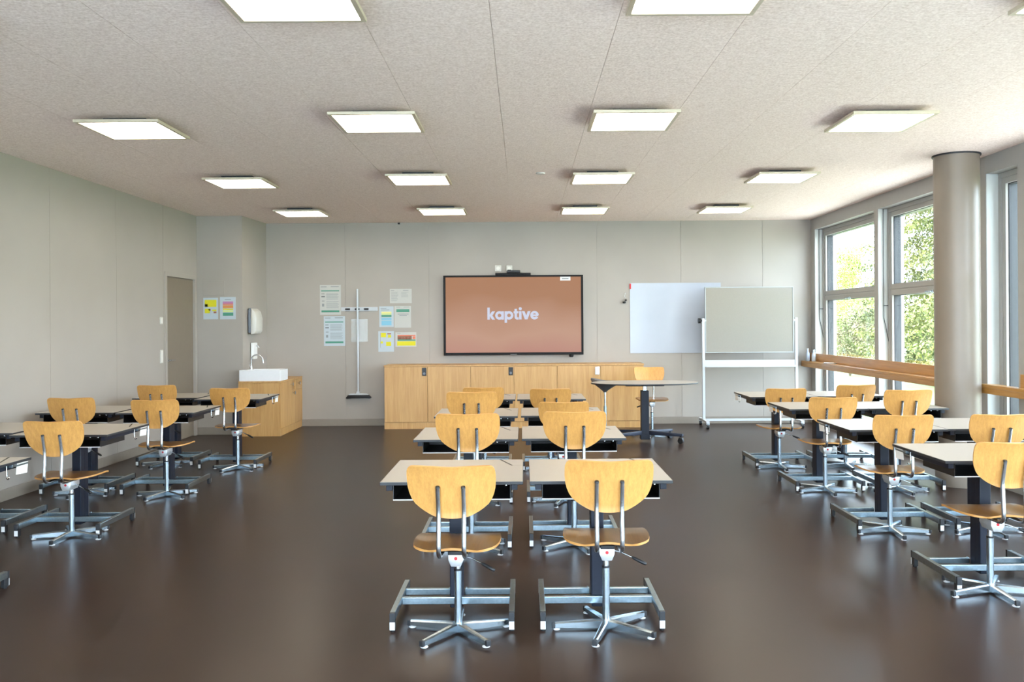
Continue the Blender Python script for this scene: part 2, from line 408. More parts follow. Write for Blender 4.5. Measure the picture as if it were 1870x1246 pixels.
def window_x(n, y0, y1, sash=True):
    r = thing('window_%d' % n, None, None, (XR, (y0 + y1) / 2, ZS), kind='structure')
    h = (y1 - y0) / 2; H = ZH - ZS; fw = .055; x0, x1 = .115, .185
    b = MB()
    def rect(a0, a1, z0, z1, w_, xa, xb, m=0):
        b.box(xa, xb, a0, a0 + w_, z0, z1, m, .003); b.box(xa, xb, a1 - w_, a1, z0, z1, m, .003)
        b.box(xa, xb, a0 + w_, a1 - w_, z1 - w_, z1, m, .003); b.box(xa, xb, a0 + w_, a1 - w_, z0, z0 + w_, m, .003)
    rect(-h, h, 0, H, .05, x0, x1)
    b.build('frame', ['winframe'], r)
    zt = 1.935 - ZS
    parts = [(.045, zt - .008), (zt + .008, H - .045)] if sash else [(.045, H - .045)]
    for z0, z1 in parts:
        b = MB(); rect(-h + .045, h - .045, z0, z1, .06, x0 + .012, x1 + .012); s = b.build('sash', ['winframe'], r)
        b = MB(); rect(-h + .1, h - .1, z0 + .055, z1 - .055, .012, x1 - .03, x1 + .055); b.build('gasket', ['gasket'], s)
        b = MB(); b.box(.158, .166, -h + .1, h - .1, z0 + .055, z1 - .055); b.build('glass_pane', ['glass'], s)
    if sash:
        b = MB(); b.box(x0 + .02, x1 + .005, -h + .05, h - .05, zt - .03, zt + .03); b.build('transom', ['winframe'], r)
        b = MB(); b.box(x0 - .012, x0, -.02, .02, zt - .075, zt - .045, 0, .004); b.box(x0 - .035, x0 - .012, -.012, .012, zt - .07, zt - .052, 0, .004)
        b.box(x0 - .04, x0 - .026, -.012, .11, zt - .07, zt - .052, 0, .004); b.build('handle', ['alu'], r)
    b = MB(); b.box(x1 + .02, x1 + .06, h - .03, h, 0, H); b.box(x1 + .02, x1 + .06, -h, -h + .03, 0, H); b.build('blind_rail', ['gasket'], r)
    return r
for i, (y0, y1) in enumerate(RW): window_x(i + 1, y0, y1, sash=(i != 2))
for i, (x0, x1) in enumerate(FW):
    r = thing('window_%d' % (len(RW) + 1 + i), None, None, ((x0 + x1) / 2, YF, .06), kind='structure')
    h = (x1 - x0) / 2; H = 2.94
    b = MB()
    for (a, c, z0, z1) in ((-h, -h + .07, 0, H), (h - .07, h, 0, H), (-h + .07, h - .07, 0, .07), (-h + .07, h - .07, H - .07, H), (-.035, .035, .07, H - .07)): b.box(a, c, -.2, -.12, z0, z1, 0, .003)
    b.build('frame', ['winframe'], r)
    b = MB(); b.box(-h + .05, h - .05, -.164, -.156, .05, H - .05); b.build('glass_pane', ['glass'], r)
# trims at floor level
def trim(n, x0, x1, y0, y1): b = MB(); b.box(x0, x1, y0, y1, 0, .105, 0, .002); struct(b.build('baseboard_' + n, 'trim'))
trim('back', -3.41, XR, YB - .014, YB); trim('left', XL, XL + .014, YF, DY0 - .09); trim('corner', XL, NX0 - .01, NY - .014, NY)
# round column
b = MB(); b.cyl((4.09, 8.27, 0), (4.09, 8.27, ZC - .012), .2, seg=56); co = b.build('column', 'column')
tag(co, 'round taupe painted concrete column in front of the windows', 'column', kind='structure')
b = MB(); b.cyl((4.09, 8.27, ZC - .014), (4.09, 8.27, ZC), .212, seg=56); b.build('shadow_gap_ring', 'edge', co)  # dark-coloured ring added to stand for the shadow gap under the ceiling
# door
d = thing('door_1', None, None, (XL, DY0, 0), kind='structure')
W = DY1 - DY0
b = MB(); b.box(-.06, -.018, 0.004, W - .004, .004, DZ - .004, 0, .002); leaf = b.build('door_leaf', 'door', d)
b = MB(); b.box(-.3, .012, -.06, 0, 0, DZ + .06, 0, .002); b.box(-.3, .012, W, W + .06, 0, DZ + .06, 0, .002); b.box(-.3, .012, 0, W, DZ, DZ + .06, 0, .002)
b.build('door_frame', 'wall', d)
b = MB(); b.cyl((-.018, .07, 1.1), (-.01, .07, 1.1), .026); b.cyl((-.012, .07, 1.1), (.035, .07, 1.1), .01); b.tube([(.03, .06, 1.1), (.034, .12, 1.1), (.03, .19, 1.1)], .01); b.build('door_handle', 'chrome', leaf)
b = MB(); b.box(-.3, -.075, 0, W, 0, DZ); b.build('door_backing', 'door', d)

# ------------------------------------------------------------------ ceiling lights
def make_light():
    r = thing('ceiling_light', 'x', 'ceiling light', (0, 0, ZC))
    zb = -.062
    b = MB(); o_, i_ = .312, .286
    b.box(-o_, o_, -o_, -i_, zb, zb + .022, 0, .002); b.box(-o_, o_, i_, o_, zb, zb + .022, 0, .002)
    b.box(-o_, -i_, -i_, i_, zb, zb + .022, 0, .002); b.box(i_, o_, -i_, i_, zb, zb + .022, 0, .002)
    b.box(-i_, i_, -i_, i_, zb + .012, zb + .022)
    b.build('frame', 'lampframe', r)
    b = MB(); b.box(-i_, i_, -i_, i_, zb + .004, zb + .011); b.build('diffuser', 'lamp', r)
    b = MB(); b.box(-.16, .16, -.16, .16, zb + .022, 0); b.build('mounting_box', 'edge', r)
    return r
l0 = make_light(); lt = tree_of(l0)
rown = ['nearest row, cut by the frame top', 'second row from the camera', 'third row from the camera', 'farthest row by the screen wall']
coln = ['leftmost', 'second', 'third', 'rightmost']
LY = ((4.1, 4.03, 3.97, 4.0), (6.73, 6.55, 6.55, 6.64), (9.29, 9.15, 9.15, 9.18), (11.84, 11.76, 11.76, 11.78))
for j in range(4):
    for i in range(4):
        o = l0 if (i == 0 and j == 0) else dup(l0, None, lt)
        o.location = ((-2.985, -1.08, .818, 2.703)[i], LY[j][i], ZC)
        tag(o, 'lit ceiling panel, %s in the %s' % (coln[i], rown[j]), 'ceiling light', 'square light panels on the ceiling')

# ------------------------------------------------------------------ swivel chair
HWB = [(0.0, .035), (.004, .062), (.010, .085), (.020, .106), (.034, .130), (.050, .152), (.070, .175), (.092, .190), (.120, .2015), (.150, .2085), (.185, .2115), (.215, .2115), (.235, .2095), (.247, .2045), (.254, .196), (.257, .184)]
def make_chair():
    r = thing('swivel_chair', 'x', 'chair')
    # backrest
    g = []
    n = 22
    for h, hw in HWB:
        row = []
        for j in range(n + 1):
            x = hw * (-1 + 2 * j / n)
            y = -.228 - max(0, h - .03) * .255 - .25 * max(0, h - .17) ** 2 * 4 + 1.05 * x * x - 6.0 * abs(x) ** 4
            row.append((x, y, .623 + h - .004 * (h / .257) ** 4 * math.exp(-(x / .07) ** 2)))
        g.append(row)
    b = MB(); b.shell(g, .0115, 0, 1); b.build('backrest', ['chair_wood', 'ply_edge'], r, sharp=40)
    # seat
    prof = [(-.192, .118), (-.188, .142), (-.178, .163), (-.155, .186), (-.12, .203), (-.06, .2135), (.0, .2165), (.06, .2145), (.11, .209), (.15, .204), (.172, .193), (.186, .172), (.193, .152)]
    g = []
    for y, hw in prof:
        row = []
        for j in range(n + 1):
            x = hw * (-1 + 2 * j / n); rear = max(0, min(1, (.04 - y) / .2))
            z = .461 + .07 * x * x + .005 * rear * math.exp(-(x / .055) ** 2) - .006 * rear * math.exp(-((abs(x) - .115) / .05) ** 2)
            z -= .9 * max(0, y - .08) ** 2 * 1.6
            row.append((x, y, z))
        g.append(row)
    b = MB(); b.shell(g, .0115, 0, 1); b.build('seat', ['shaded_seat_wood', 'ply_edge'], r, sharp=40)
    for sx in (-1, 1):
        x = sx * .0605
        pts = [(x, .06, .438), (x, -.16, .437), (x, -.20, .437), (x, -.228, .441), (x, -.246, .452), (x, -.255, .470), (x, -.2565, .50), (x, -.25, .58), (x, -.246, .645), (x, -.248, .665), (x, -.253, .69), (x, -.262, .73), (x, -.274, .778)]
        b = MB(); b.tube(pts, .0115, 16); t = b.build('back_support', 'chrome', r)
        b = MB(); b.tube([(x, -.2735, .776), (x, -.2755, .784)], [.0118, .0095], 14); b.build('end_plug', 'black', t)
    b = MB(); b.box(-.085, .085, -.10, -.055, .430, .449, 0, .003); b.box(-.085, .085, .03, .07, .430, .449, 0, .003); b.box(-.035, .035, -.12, .09, .418, .436, 0, .003)
    b.build('seat_bracket', 'black', r)
    b = MB(); b.prism([(-.038, .418), (.038, .418), (.038, .385), (.024, .352), (-.024, .352), (-.038, .385)], -.085, .045, 'xz', bev=.003); b.box(-.016, .016, -.075, -.05, .417, .432); hs = b.build('tilt_housing', 'castmetal', r)
    b = MB(); b.cyl((0, -.0845, .393), (0, -.0868, .393), .0085, seg=20); b.build('emblem', 'red', hs)
    b = MB(); b.cyl((0, 0, .12), (0, 0, .357), .0145); b.build('piston', 'chrome', r)
    b = MB(); b.cyl((0, 0, .312), (0, 0, .322), .0205); b.build('collar', 'black', r)
    b = MB(); b.cyl((0, 0, .03), (0, 0, .313), .019, seg=24); b.cyl((0, 0, .008), (0, 0, .05), .026, seg=24); b.build('column', 'alu', r)
    b = MB(); b.tube([(.035, -.02, .388), (.075, -.04, .383), (.13, -.065, .363)], .0042, 16); lv = b.build('lever', 'chrome', r)
    b = MB(); b.tube([(.125, -.063, .365), (.135, -.067, .361), (.17, -.082, .346), (.19, -.09, .338), (.194, -.092, .336)], [.005, .0085, .0095, .0085, .004], 12); b.build('grip', 'black', lv)
    for k in range(5):
        a = math.radians(90 + 72 * k)
        b = MB()
        t = bmesh.new(); secs = [(.012, .016, .008, .050), (.06, .0155, .009, .049), (.262, .0115, .012, .037)]
        rings = []
        for (xx, hw, z0, z1) in secs:
            rings.append([t.verts.new(p) for p in ((xx, -hw, z0), (xx, hw, z0), (xx, hw, z1 - .006), (xx, hw - .006, z1), (xx, -hw + .006, z1), (xx, -hw, z1 - .006))])
        for A, B in zip(rings, rings[1:]):
            for q in range(6): t.faces.new((A[q], A[(q + 1) % 6], B[(q + 1) % 6], B[q]))
        t.faces.new(rings[0][::-1]); t.faces.new(rings[-1]); b._merge(t, 0, False)
        lg = b.build('leg', 'alu', r, rotz=a)
        b = MB(); b.box(.258, .277, -.0122, .0122, .0085, .0365, 0, .003); b.build('end_cap', 'edge', lg)
        b = MB(); b.lathe([(.017, 0), (.019, .003), (.016, .007), (.008, .011)], (.252, 0, 0), 20); b.build('foot_glide', 'glide', lg)
    return r
ch0 = make_chair(); cht = tree_of(ch0)
BASE_PARTS = ('leg', 'column', 'collar')
CHAIRS = [  # x, y, facing (deg), star turn (deg), height shift, label
    (-.341, 4.405, -2.5, 0, 0, 'wooden swivel chair in the foreground, left of the nearest centre pair'),
    (.406, 4.44, -1, 19, .015, 'wooden swivel chair in the foreground, right of the nearest centre pair'),
    (-.372, 6.02, -1, 17, .08, 'wooden swivel chair at the left desk of the second centre row'),
    (.338, 6.11, -1, -17, .08, 'wooden swivel chair at the right desk of the second centre row'),
    (-.445, 7.60, 0, 20, .10, 'wooden swivel chair at the left desk of the third centre row'),
    (.328, 7.61, 0, 20, .01, 'low wooden swivel chair mostly hidden at the right desk of the third centre row'),
    (-.423, 9.25, 0, -17, .016, 'wooden swivel chair at the left desk of the farthest centre row'),
    (.267, 9.25, 0, 18, -.002, 'wooden swivel chair at the right desk of the farthest centre row'),
    (2.645, 4.99, 0, -35, .012, 'wooden swivel chair at the nearest right-hand aisle desk, cut by the frame'),
    (2.68, 6.44, -1, -38, .006, 'wooden swivel chair at the second aisle desk of the right block'),
    (2.735, 7.99, -2, -36, 0, 'wooden swivel chair at the third aisle desk of the right block'),
    (2.70, 9.30, 0, -36, -.02, 'wooden swivel chair at the farthest aisle desk of the right block'),
    (3.36, 6.44, 0, -30, .006, 'wooden swivel chair at the window-side desk just in front of the column'),
    (3.39, 7.99, 0, -29, .06, 'wooden swivel chair at the window-side desk left of the column'),
    (3.405, 9.31, 6, -40, .012, 'wooden swivel chair at the farthest window-side desk'),
    (-3.345, 6.46, 0, 34, .002, 'wooden swivel chair nearest the camera in the left block'),
    (-3.268, 7.99, 0, 16, .018, 'wooden swivel chair at the middle aisle desk of the left block'),
    (-3.10, 9.46, 0, 14, .012, 'wooden swivel chair in front of the oak sink cabinet'),
    (-4.065, 8.10, 0, 30, .032, 'wooden swivel chair by the left wall, nearer of the two there'),
    (-3.98, 9.73, 0, 19, .03, 'wooden swivel chair by the left wall, in front of the door'),
    (1.745, 12.02, 180, 20, .045, 'wooden swivel chair behind the oval table, facing the room'),
]
for n, (x, y, rz, star, dz, lab) in enumerate(CHAIRS):
    o = ch0 if n == 0 else dup(ch0, None, cht)
    o.location = (x, y, 0); o.rotation_euler.z = math.radians(rz)
    tag(o, lab, 'chair', 'wooden swivel chairs of the classroom')
    src = cht['swivel_chair'] if n == 0 else None
    CHAIRS[n] = (o, rz, star, dz)
by_parent = {}
for o in bpy.data.objects:
    if o.parent: by_parent.setdefault(o.parent.name, []).append(o)
for o, rz, star, dz in CHAIRS:
    for c in by_parent[o.name]:
        base = c.name.split('.')[0]
        if base == 'leg': c.rotation_euler.z += math.radians(star - rz)
        elif base not in BASE_PARTS: c.location.z += dz

# ------------------------------------------------------------------ pupil desk
def make_desk(side):
    r = thing('school_desk', 'x', 'desk')
    b = MB(); b.box(-.3625, .3625, -.36, .36, .7345, .7505, 0, .002); tp = b.build('tabletop', 'edge', r)
    b = MB(); b.box(-.3605, .3605, -.358, .358, .7503, .7516); b.build('laminate', 'laminate', tp)
    b = MB(); b.prism([(.222, .356), (.234, .357), (.306, .141), (.296, .138)], .7515, .7520, 'xy'); b.build('pen_groove', 'groove', tp)
    b = MB(); b.box(.302, .3605, .139, .141, .7515, .7518); b.build('seam', 'seam', tp)
    for sx in (-1, 1):
        b = MB(); b.box(min(sx * .302, sx * .334), max(sx * .302, sx * .334), -.335, .30, .703, .7345, 0, .002); b.build('side_rail', 'anthracite', r)
    b = MB(); t_ = .003; y0, y1 = -.335, .06; z0, z1 = .657, .733
    b.box(-.299, -.299 + t_, y0, y1, z0, z1); b.box(.299 - t_, .299, y0, y1, z0, z1); b.box(-.296, .296, y0, y1, z0, z0 + t_); b.box(-.296, .296, y1 - t_, y1, z0, z1)
    tr = b.build('book_tray', 'tray', r)
    b = MB(); b.box(-.299, .299, y0 - .004, y0 + .001, z0 - .003, z0 + .003, 0, .001); b.build('tray_lip', 'glide', tr)
    for x in (.215, .275):
        b = MB(); b.cyl((x, y0 + .02, .724), (x, y0 + .02, .7345), .009, .007, 16); b.build('screw', 'chrome', tr)
    b = MB(); b.box(-.034, .034, -.10, .02, .03, .657, 0, .006); b.box(-.0345, .0345, -.042, -.038, .035, .652); b.box(-.06, .06, -.13, .05, .645, .6568, 0, .002); b.build('column', 'anthracite', r)
    b = MB(); b.box(-.286, .286, -.131, -.103, .058, .096, 0, .003); b.build('cross_bar', 'steel', r)
    for sx in (-1, 1):
        xa, xb = sorted((sx * .035, sx * .286)); b = MB(); b.box(xa, xb, .02, .046, .062, .096, 0, .003); b.cyl((sx * .045, .033, .096), (sx * .045, .033, .101), .006, seg=10); b.build('cross_bar', 'steel', r)
        xa, xb = sx * .30 - .014, sx * .30 + .014
        b = MB(); b.box(xa, xb, -.372, .19, .058, .099, 0, .003); rn = b.build('floor_runner', 'steel', r)
        for ya, yb, sy in ((-.39, -.371, -1), (.19, .207, 1)):
            b = MB(); b.box(xa, xb, ya, yb, .052, .0985, 0, .002); yi = (-.385, -.345) if sy < 0 else (.16, .203); b.box(xa + .002, xb - .002, yi[0], yi[1], .008, .0575, 0, .002)
            f = b.build('foot', 'edge', rn)
            b = MB(); yl = (-.3875, -.385) if sy < 0 else (.203, .2055); b.box(xa + .001, xb - .001, yl[0], yl[1], .012, .052); b.build('foot_plate', 'label', f)
            b = MB(); b.cyl((sx * .3, sum(yi) / 2, 0), (sx * .3, sum(yi) / 2, .009), .013, seg=16); b.build('glide', 'rubber', f)
    if side:
        s = side
        b = MB(); b.box(min(s * .335, s * .356), max(s * .335, s * .356), .17, .335, .715, .7345, 0, .001); hb = b.build('tag_holder', 'steel', r)
        b = MB(); mt = Matrix.Translation((s * .353, .275, .70)) @ Matrix.Rotation(math.radians(4 * s), 4, 'Y') @ Matrix.Rotation(math.radians(-3), 4, 'X')
        b.box(-.0012, .0012, -.058, .058, -.036, .034, 0, 0, mt); b.build('name_tag', 'card', r)
        b = MB(); b.tube([(s * .345, .13, .733), (s * .345, .13, .68), (s * .347, .127, .664), (s * .355, .12, .656), (s * .366, .113, .658), (s * .372, .109, .668)], .0035, 16); b.build('bag_hook', 'chrome', r)
    return r
dk = {0: make_desk(0), 1: make_desk(1), -1: make_desk(-1)}
dkt = {k: tree_of(v) for k, v in dk.items()}; used = set()
DESKS = [
    (-.373, 4.43, 0, 'light grey school desk in the foreground, left of the nearest centre pair'), (.385, 4.43, 0, 'light grey school desk in the foreground, right of the nearest centre pair'),
    (-.409, 6.05, 0, 'light grey school desk on the left of the second centre row'), (.341, 6.07, 0, 'light grey school desk on the right of the second centre row'),
    (-.422, 7.56, 0, 'light grey school desk on the left of the third centre row'), (.33, 7.58, 0, 'light grey school desk on the right of the third centre row'),
    (-.46, 9.22, 0, 'light grey school desk on the left of the farthest centre row'), (.284, 9.22, 0, 'light grey school desk on the right of the farthest centre row'),
    (2.752, 4.98, -1, 'light grey aisle desk nearest the camera in the right block'), (2.747, 6.43, -1, 'second light grey aisle desk in the right block'),
    (2.775, 7.98, -1, 'third light grey aisle desk in the right block'), (2.76, 9.31, -1, 'farthest light grey aisle desk in the right block, in front of the mobile board'),
    (3.484, 5.00, -1, 'light grey window-side desk at the right edge of the frame, mostly cut off'), (3.478, 6.45, -1, 'light grey window-side desk in front of the column'),
    (3.505, 7.98, -1, 'light grey window-side desk left of the column'), (3.491, 9.33, -1, 'farthest light grey window-side desk under the counter'),
    (-3.393, 4.66, 1, 'light grey desk at the left edge of the frame, nearest in the left block'), (-3.442, 6.46, 1, 'light grey aisle desk in the left block, second from the camera'),
    (-3.40, 8.05, 1, 'light grey aisle desk in the left block, third from the camera'), (-3.215, 9.48, 1, 'farthest light grey aisle desk of the left block, by the sink cabinet'),
    (-4.22, 6.60, 1, 'light grey wall-side desk cut by the left edge of the frame'), (-4.165, 8.10, 1, 'light grey wall-side desk, middle one along the left wall'),
    (-3.985, 9.70, 1, 'farthest light grey wall-side desk, in front of the door'),
]
for x, y, s, lab in DESKS:
    o = dk[s] if s not in used else dup(dk[s], None, dkt[s]); used.add(s)
    o.location = (x, y + .36, 0); tag(o, lab, 'desk', 'pupil desks')

# ------------------------------------------------------------------ oak sideboard under the screen
SX0, SX1, SYF, SZ = -2.074, 1.766, 12.96, .945
r = thing('sideboard', 'long low oak sideboard with six doors beneath the wall screen', 'cabinet', ((SX0 + SX1) / 2, SYF, 0))
hx = (SX1 - SX0) / 2
b = MB(); b.box(-hx, hx, .022, YB - SYF - .016, .0, SZ - .022); b.build('carcass', 'oak', r)
b = MB(); b.box(-hx - .004, hx + .004, -.004, YB - SYF - .001, SZ - .022, SZ, 0, .002); b.build('top_board', 'oak', r)
b = MB(); b.box(-hx - .001, hx + .001, .008, .021, 0, .098, 0, .001); b.build('plinth', 'oak', r)
dw = 2 * hx / 6
for i in range(6):
    x0 = -hx + dw * i + .0025; x1 = x0 + dw - .005
    b = MB(); b.box(x0, x1, 0, .02, .102, SZ - .026, 0, .0015); dr = b.build('cabinet_door', 'oak', r, origin=((x0 + x1) / 2, 0, .5))
    if i % 2 == 0:
        xx = x1 - .045 - (x0 + x1) / 2; zz = .845 - .5
        b = MB(); b.box(xx - .033, xx + .033, -.008, .0, zz - .06, zz + .06, 0, .004); lk = b.build('lock_plate', 'edge' if i < 4 else 'alu', dr)
        b = MB(); b.cyl((xx, -.008, zz - .025), (xx, -.018, zz - .025), .018 if i < 4 else .026, seg=20); b.build('lock_knob', 'greyplastic' if i < 4 else 'foam', lk)

# ------------------------------------------------------------------ wall screen
YT = 13.34
a = at(810.3, 649.6, YT); c = at(1064.8, 501.8, YT); cx, cz = (a.x + c.x) / 2, (a.z + c.z) / 2; hw, hh = (c.x - a.x) / 2, (c.z - a.z) / 2
tv = thing('wall_screen', 'large black-framed wall screen showing a salmon picture with white lettering', 'screen', (cx, YT, cz))
b = MB(); bz = .034
b.box(-hw, hw, 0, .05, -hh, -hh + bz + .006, 0, .004); b.box(-hw, hw, 0, .05, hh - bz + .006, hh, 0, .004); b.box(-hw, -hw + bz, 0, .05, -hh + bz + .006, hh - bz + .006, 0, .004); b.box(hw - bz, hw, 0, .05, -hh + bz + .006, hh - bz + .006, 0, .004)
b.box(-hw + .02, hw - .02, .016, .05, -hh + .02, hh - .02); b.box(-.7, .7, .05, YB - YT - .0, -.35, .35); b.build('bezel', 'bezel', tv)
b = MB(); b.box(-hw + bz - .002, hw - bz + .002, .010, .018, -hh + bz, hh - bz + .008); sn = b.build('screen', 'screen', tv)
# lettering on the screen
def letters():
    b = MB(); t = .30
    def ringp(cx, cz, R, a0, a1, n=28):
        pts = [a0 + (a1 - a0) * i / n for i in range(n + 1)]
        for p, q in zip(pts, pts[1:]):
            P = lambda r_, g: (cx + r_ * math.cos(g), 0, cz + r_ * math.sin(g))
            b.face([P(R, p), P(R, q), P(R - t, q), P(R - t, p)])
    def bar(x0, x1, z0, z1): b.face([(x0, 0, z0), (x1, 0, z0), (x1, 0, z1), (x0, 0, z1)])
    def dia(p, q, w_): b.face([(p[0], 0, p[1]), (p[0] + w_, 0, p[1]), (q[0] + w_, 0, q[1]), (q[0], 0, q[1])])
    x = 0
    bar(x, x + t, 0, 1.46); dia((x + .22, .47), (x + .56, 1.0), .38); dia((x + .56, 0), (x + .24, .52), .36); x += .97
    ringp(x + .5, .5, .52, 0, 2 * PI); bar(x + .74, x + 1.04, -.01, 1.0); x += 1.12
    bar(x, x + t, -.40, 1.0); ringp(x + .54, .5, .52, 0, 2 * PI); x += 1.09
    bar(x + .12, x + .12 + t, .25, 1.3); bar(x, x + .60, .74, 1.0); ringp(x + .44, .30, .32, PI, 1.5 * PI, 10); bar(x + .42, x + .62, -.02, .26); x += .67
    bar(x, x + t, 0, 1.0); ringp(x + .15, 1.30, .19, 0, 2 * PI, 20); b.face([(x + .15 + .12 * math.cos(i), 0, 1.30 + .12 * math.sin(i)) for i in [2 * PI * k / 12 for k in range(12)]]); x += .33
    dia((x + .36, 0), (x + .0, 1.0), .34); dia((x + .36, 0), (x + .72, 1.0), .34); x += 1.04
    ringp(x + .5, .5, .52, 0, 1.86 * PI - .1); bar(x + .12, x + .96, .40, .60); x += 1.02
    return b, x
b, wl = letters()
p0 = at(890, 584, YT); p1 = at(984, 584, YT); s_ = (p1.x - p0.x) / wl
for v in b.bm.verts: v.co = Vector((p0.x - cx + v.co.x * s_, .0085, p0.z - cz + v.co.z * s_))
b.build('lettering', 'logo', sn)
p = at(1032.3, 509, YT); b = MB(); b.box(p.x - cx - .078, p.x - cx + .078, .007, .010, p.z - cz - .028, p.z - cz + .030); b.box(p.x - cx - .05, p.x - cx + .05, .0062, .0072, p.z - cz - .008, p.z - cz + .008, 1); b.build('sticker', ['label', 'ink'], tv)
b = MB(); b.box(-.05, .05, -.0015, .001, -hh + .008, -hh + .016); b.build('badge', 'ink', tv)
p = at(1043.5, 650.5, YT); b = MB(); b.lathe([(.0, -.035), (.03, -.03), (.036, 0), (.03, .012)], (p.x - cx, .03, -hh - .005), 20); b.build('sensor', 'bezel', tv)
a = at(904.5, 502, YT); c = at(969, 497.2, YT)
vb = thing('video_bar', 'slim black camera bar sitting on top of the wall screen', 'camera', ((a.x + c.x) / 2, YT, tv.location.z + hh))
b = MB(); b.box(-.27, .27, .0, .05, 0, .036, 0, .006); b.build('speaker_bar', 'bezel', vb)
b = MB(); b.box(-.095, .11, -.02, .055, .034, .074, 0, .008); b.box(-.08, -.03, -.01, .04, .074, .082, 0, .003); hd = b.build('camera_head', 'black', vb)
b = MB(); b.cyl((.0, -.02, .054), (.0, -.028, .054), .015); b.build('lens', 'rubber', hd)
def wall_plate(u0, u1, v0, v1, Y, label, name='wall_socket', cat='socket', grp=None, dep=.012):
    a = at(u0, v1, Y); c = at(u1, v0, Y); x, z = (a.x + c.x) / 2, (a.z + c.z) / 2; hx, hz = (c.x - a.x) / 2, (c.z - a.z) / 2
    r = thing(name, label, cat, (x, Y, z), group=grp)
    b = MB(); b.box(-hx, hx, -dep, 0, -hz, hz, 0, .003); b.build('cover_plate', 'offwhite', r)
    b = MB(); b.cyl((0, -dep - .001, 0), (0, -dep + .004, 0), min(hx, hz) * .6, seg=20); b.build('insert', 'card', r)
wall_plate(904, 915.5, 484.5, 496, YB, 'white wall socket above the screen, left of the two')
wall_plate(924.5, 935.5, 485, 495, YB, 'white wall socket above the screen, partly behind the camera head')
b = MB(); p = at(728.5, 408.5, YB); b.box(p.x - .014, p.x + .014, YB - .03, YB, p.z - .012, p.z + .012, 0, .003); tag(b.build('wall_sensor', 'black'), 'tiny black sensor on the back wall close under the ceiling', 'sensor')
b = MB(); p = at(987, 317, 1.55 * F / 273.0); b.lathe([(.05, 0), (.045, -.012), (.0, -.014)], (p.x, p.y, ZC), 24); tag(b.build('smoke_detector', 'offwhite'), 'flat round detector on the ceiling between the lit panels', 'detector')

# ------------------------------------------------------------------ notices on the walls
def notice(u0, u1, v0, v1, Y, label, mats, bars, grp='paper notices on the back wall', film=True, yoff=0.0):
    a = at(u0, v1, Y); c = at(u1, v0, Y); x, z = a.x, a.z; Wd, Ht = c.x - a.x, c.z - a.z
    b = MB(); b.box(0, Wd, -.0022 - yoff, -yoff, 0, Ht, 0)
    for (m, p0, q0, p1, q1) in bars: b.box(p0 * Wd, p1 * Wd, -.0032 - yoff, -.0021 - yoff, (1 - q1) * Ht, (1 - q0) * Ht, m)
    o = b.build('paper_notice', mats, loc=(x, Y, z)); tag(o, label, 'notice', grp); return o
txt = lambda m, x0, x1, y0, n, dy, h=.012, j=.12: [(m, x0, y0 + i * dy, x1 - random.random() * j, y0 + i * dy + h) for i in range(n)]
inst = [(1, .05, .05, .32, .075), (1, .52, .045, .9, .07), (3, .06, .18, .92, .215), (2, .07, .29, .22, .305), (2, .07, .375, .24, .405), (2, .09, .53, .22, .545), (1, .1, .63, .2, .72), (3, .07, .85, .92, .915)] + txt(1, .3, .9, .29, 6, .035) + txt(1, .3, .9, .56, 6, .04)
notice(584.5, 622.5, 520.5, 575.3, YB, 'white instruction sheet with green bars, upper left of the broom', ['paper', 'ink', 'inkd', 'green'], inst)
notice(591.7, 630, 577.5, 632, YB, 'white instruction sheet with green bars, directly below its twin and left of the broom', ['paper_blue', 'ink', 'inkd', 'green'], inst)
notice(692.8, 718.7, 559.6, 597.5, YB, 'sheet with yellow, green and blue table bands right of the broom rail', ['paper_blue', 'ink', 'pyellow', 'pgreen', 'green', 'blue'], [(1, .1, .09, .5, .11), (1, .12, .16, .7, .185), (2, .15, .26, .85, .33), (3, .15, .33, .85, .41), (4, .15, .42, .85, .52), (5, .15, .56, .85, .66), (5, .15, .70, .85, .92)])
notice(720.5, 750.6, 559, 598.7, YB, 'pale sheet with one green title bar, right of the banded table', ['paper', 'ink', 'green'], [(1, .1, .04, .35, .06), (1, .55, .04, .9, .06), (2, .12, .15, .9, .28), (1, .2, .36, .85, .39), (1, .3, .43, .75, .45)])
notice(712, 751.8, 527.7, 554, YB, 'plain grey text sheet, topmost of the notices beside the screen', ['paper', 'ink'], [(1, .05, .1, .2, .14), (1, .6, .09, .85, .13)] + txt(1, .06, .4, .22, 9, .075, .02, .08) + txt(1, .52, .85, .22, 5, .08, .02, .1))
o = notice(691, 719.3, 604.8, 642.7, YB, 'sheet with yellow picture patches, lowest notice beside the broom', ['paper_blue', 'ink', 'yellow', 'brown'], [(1, .12, .07, .14, .8), (2, .17, .08, .5, .30), (2, .5, .52, .82, .72), (2, .62, .18, .82, .32), (3, .58, .1, .82, .16), (2, .15, .5, .3, .6)])
notice(722.3, 760.3, 607, 633.7, YB, 'landscape sheet with a brown table above a broad yellow band', ['paper', 'ink', 'brown', 'green', 'yellow', 'salmon'], [(1, .08, .04, .25, .07), (5, .1, .18, .96, .26), (2, .1, .26, .78, .5), (3, .1, .5, .96, .58), (5, .82, .28, .96, .46), (4, .08, .62, .96, .92)] + [(0, .14 + .07 * i, .32, .16 + .07 * i, .5) for i in range(9)])
cg = 'notices on the corner shaft'
notice(371.5, 398, 544, 583.5, NY, 'yellow picture notice on the corner wall beside the door', ['paper_blue', 'ink', 'yellow', 'brown'], [(2, .1, .1, .9, .42), (2, .1, .5, .45, .72), (3, .35, .52, .5, .6), (2, .6, .55, .9, .62), (3, .7, .64, .9, .72), (0, .1, .3, .3, .42)], cg)
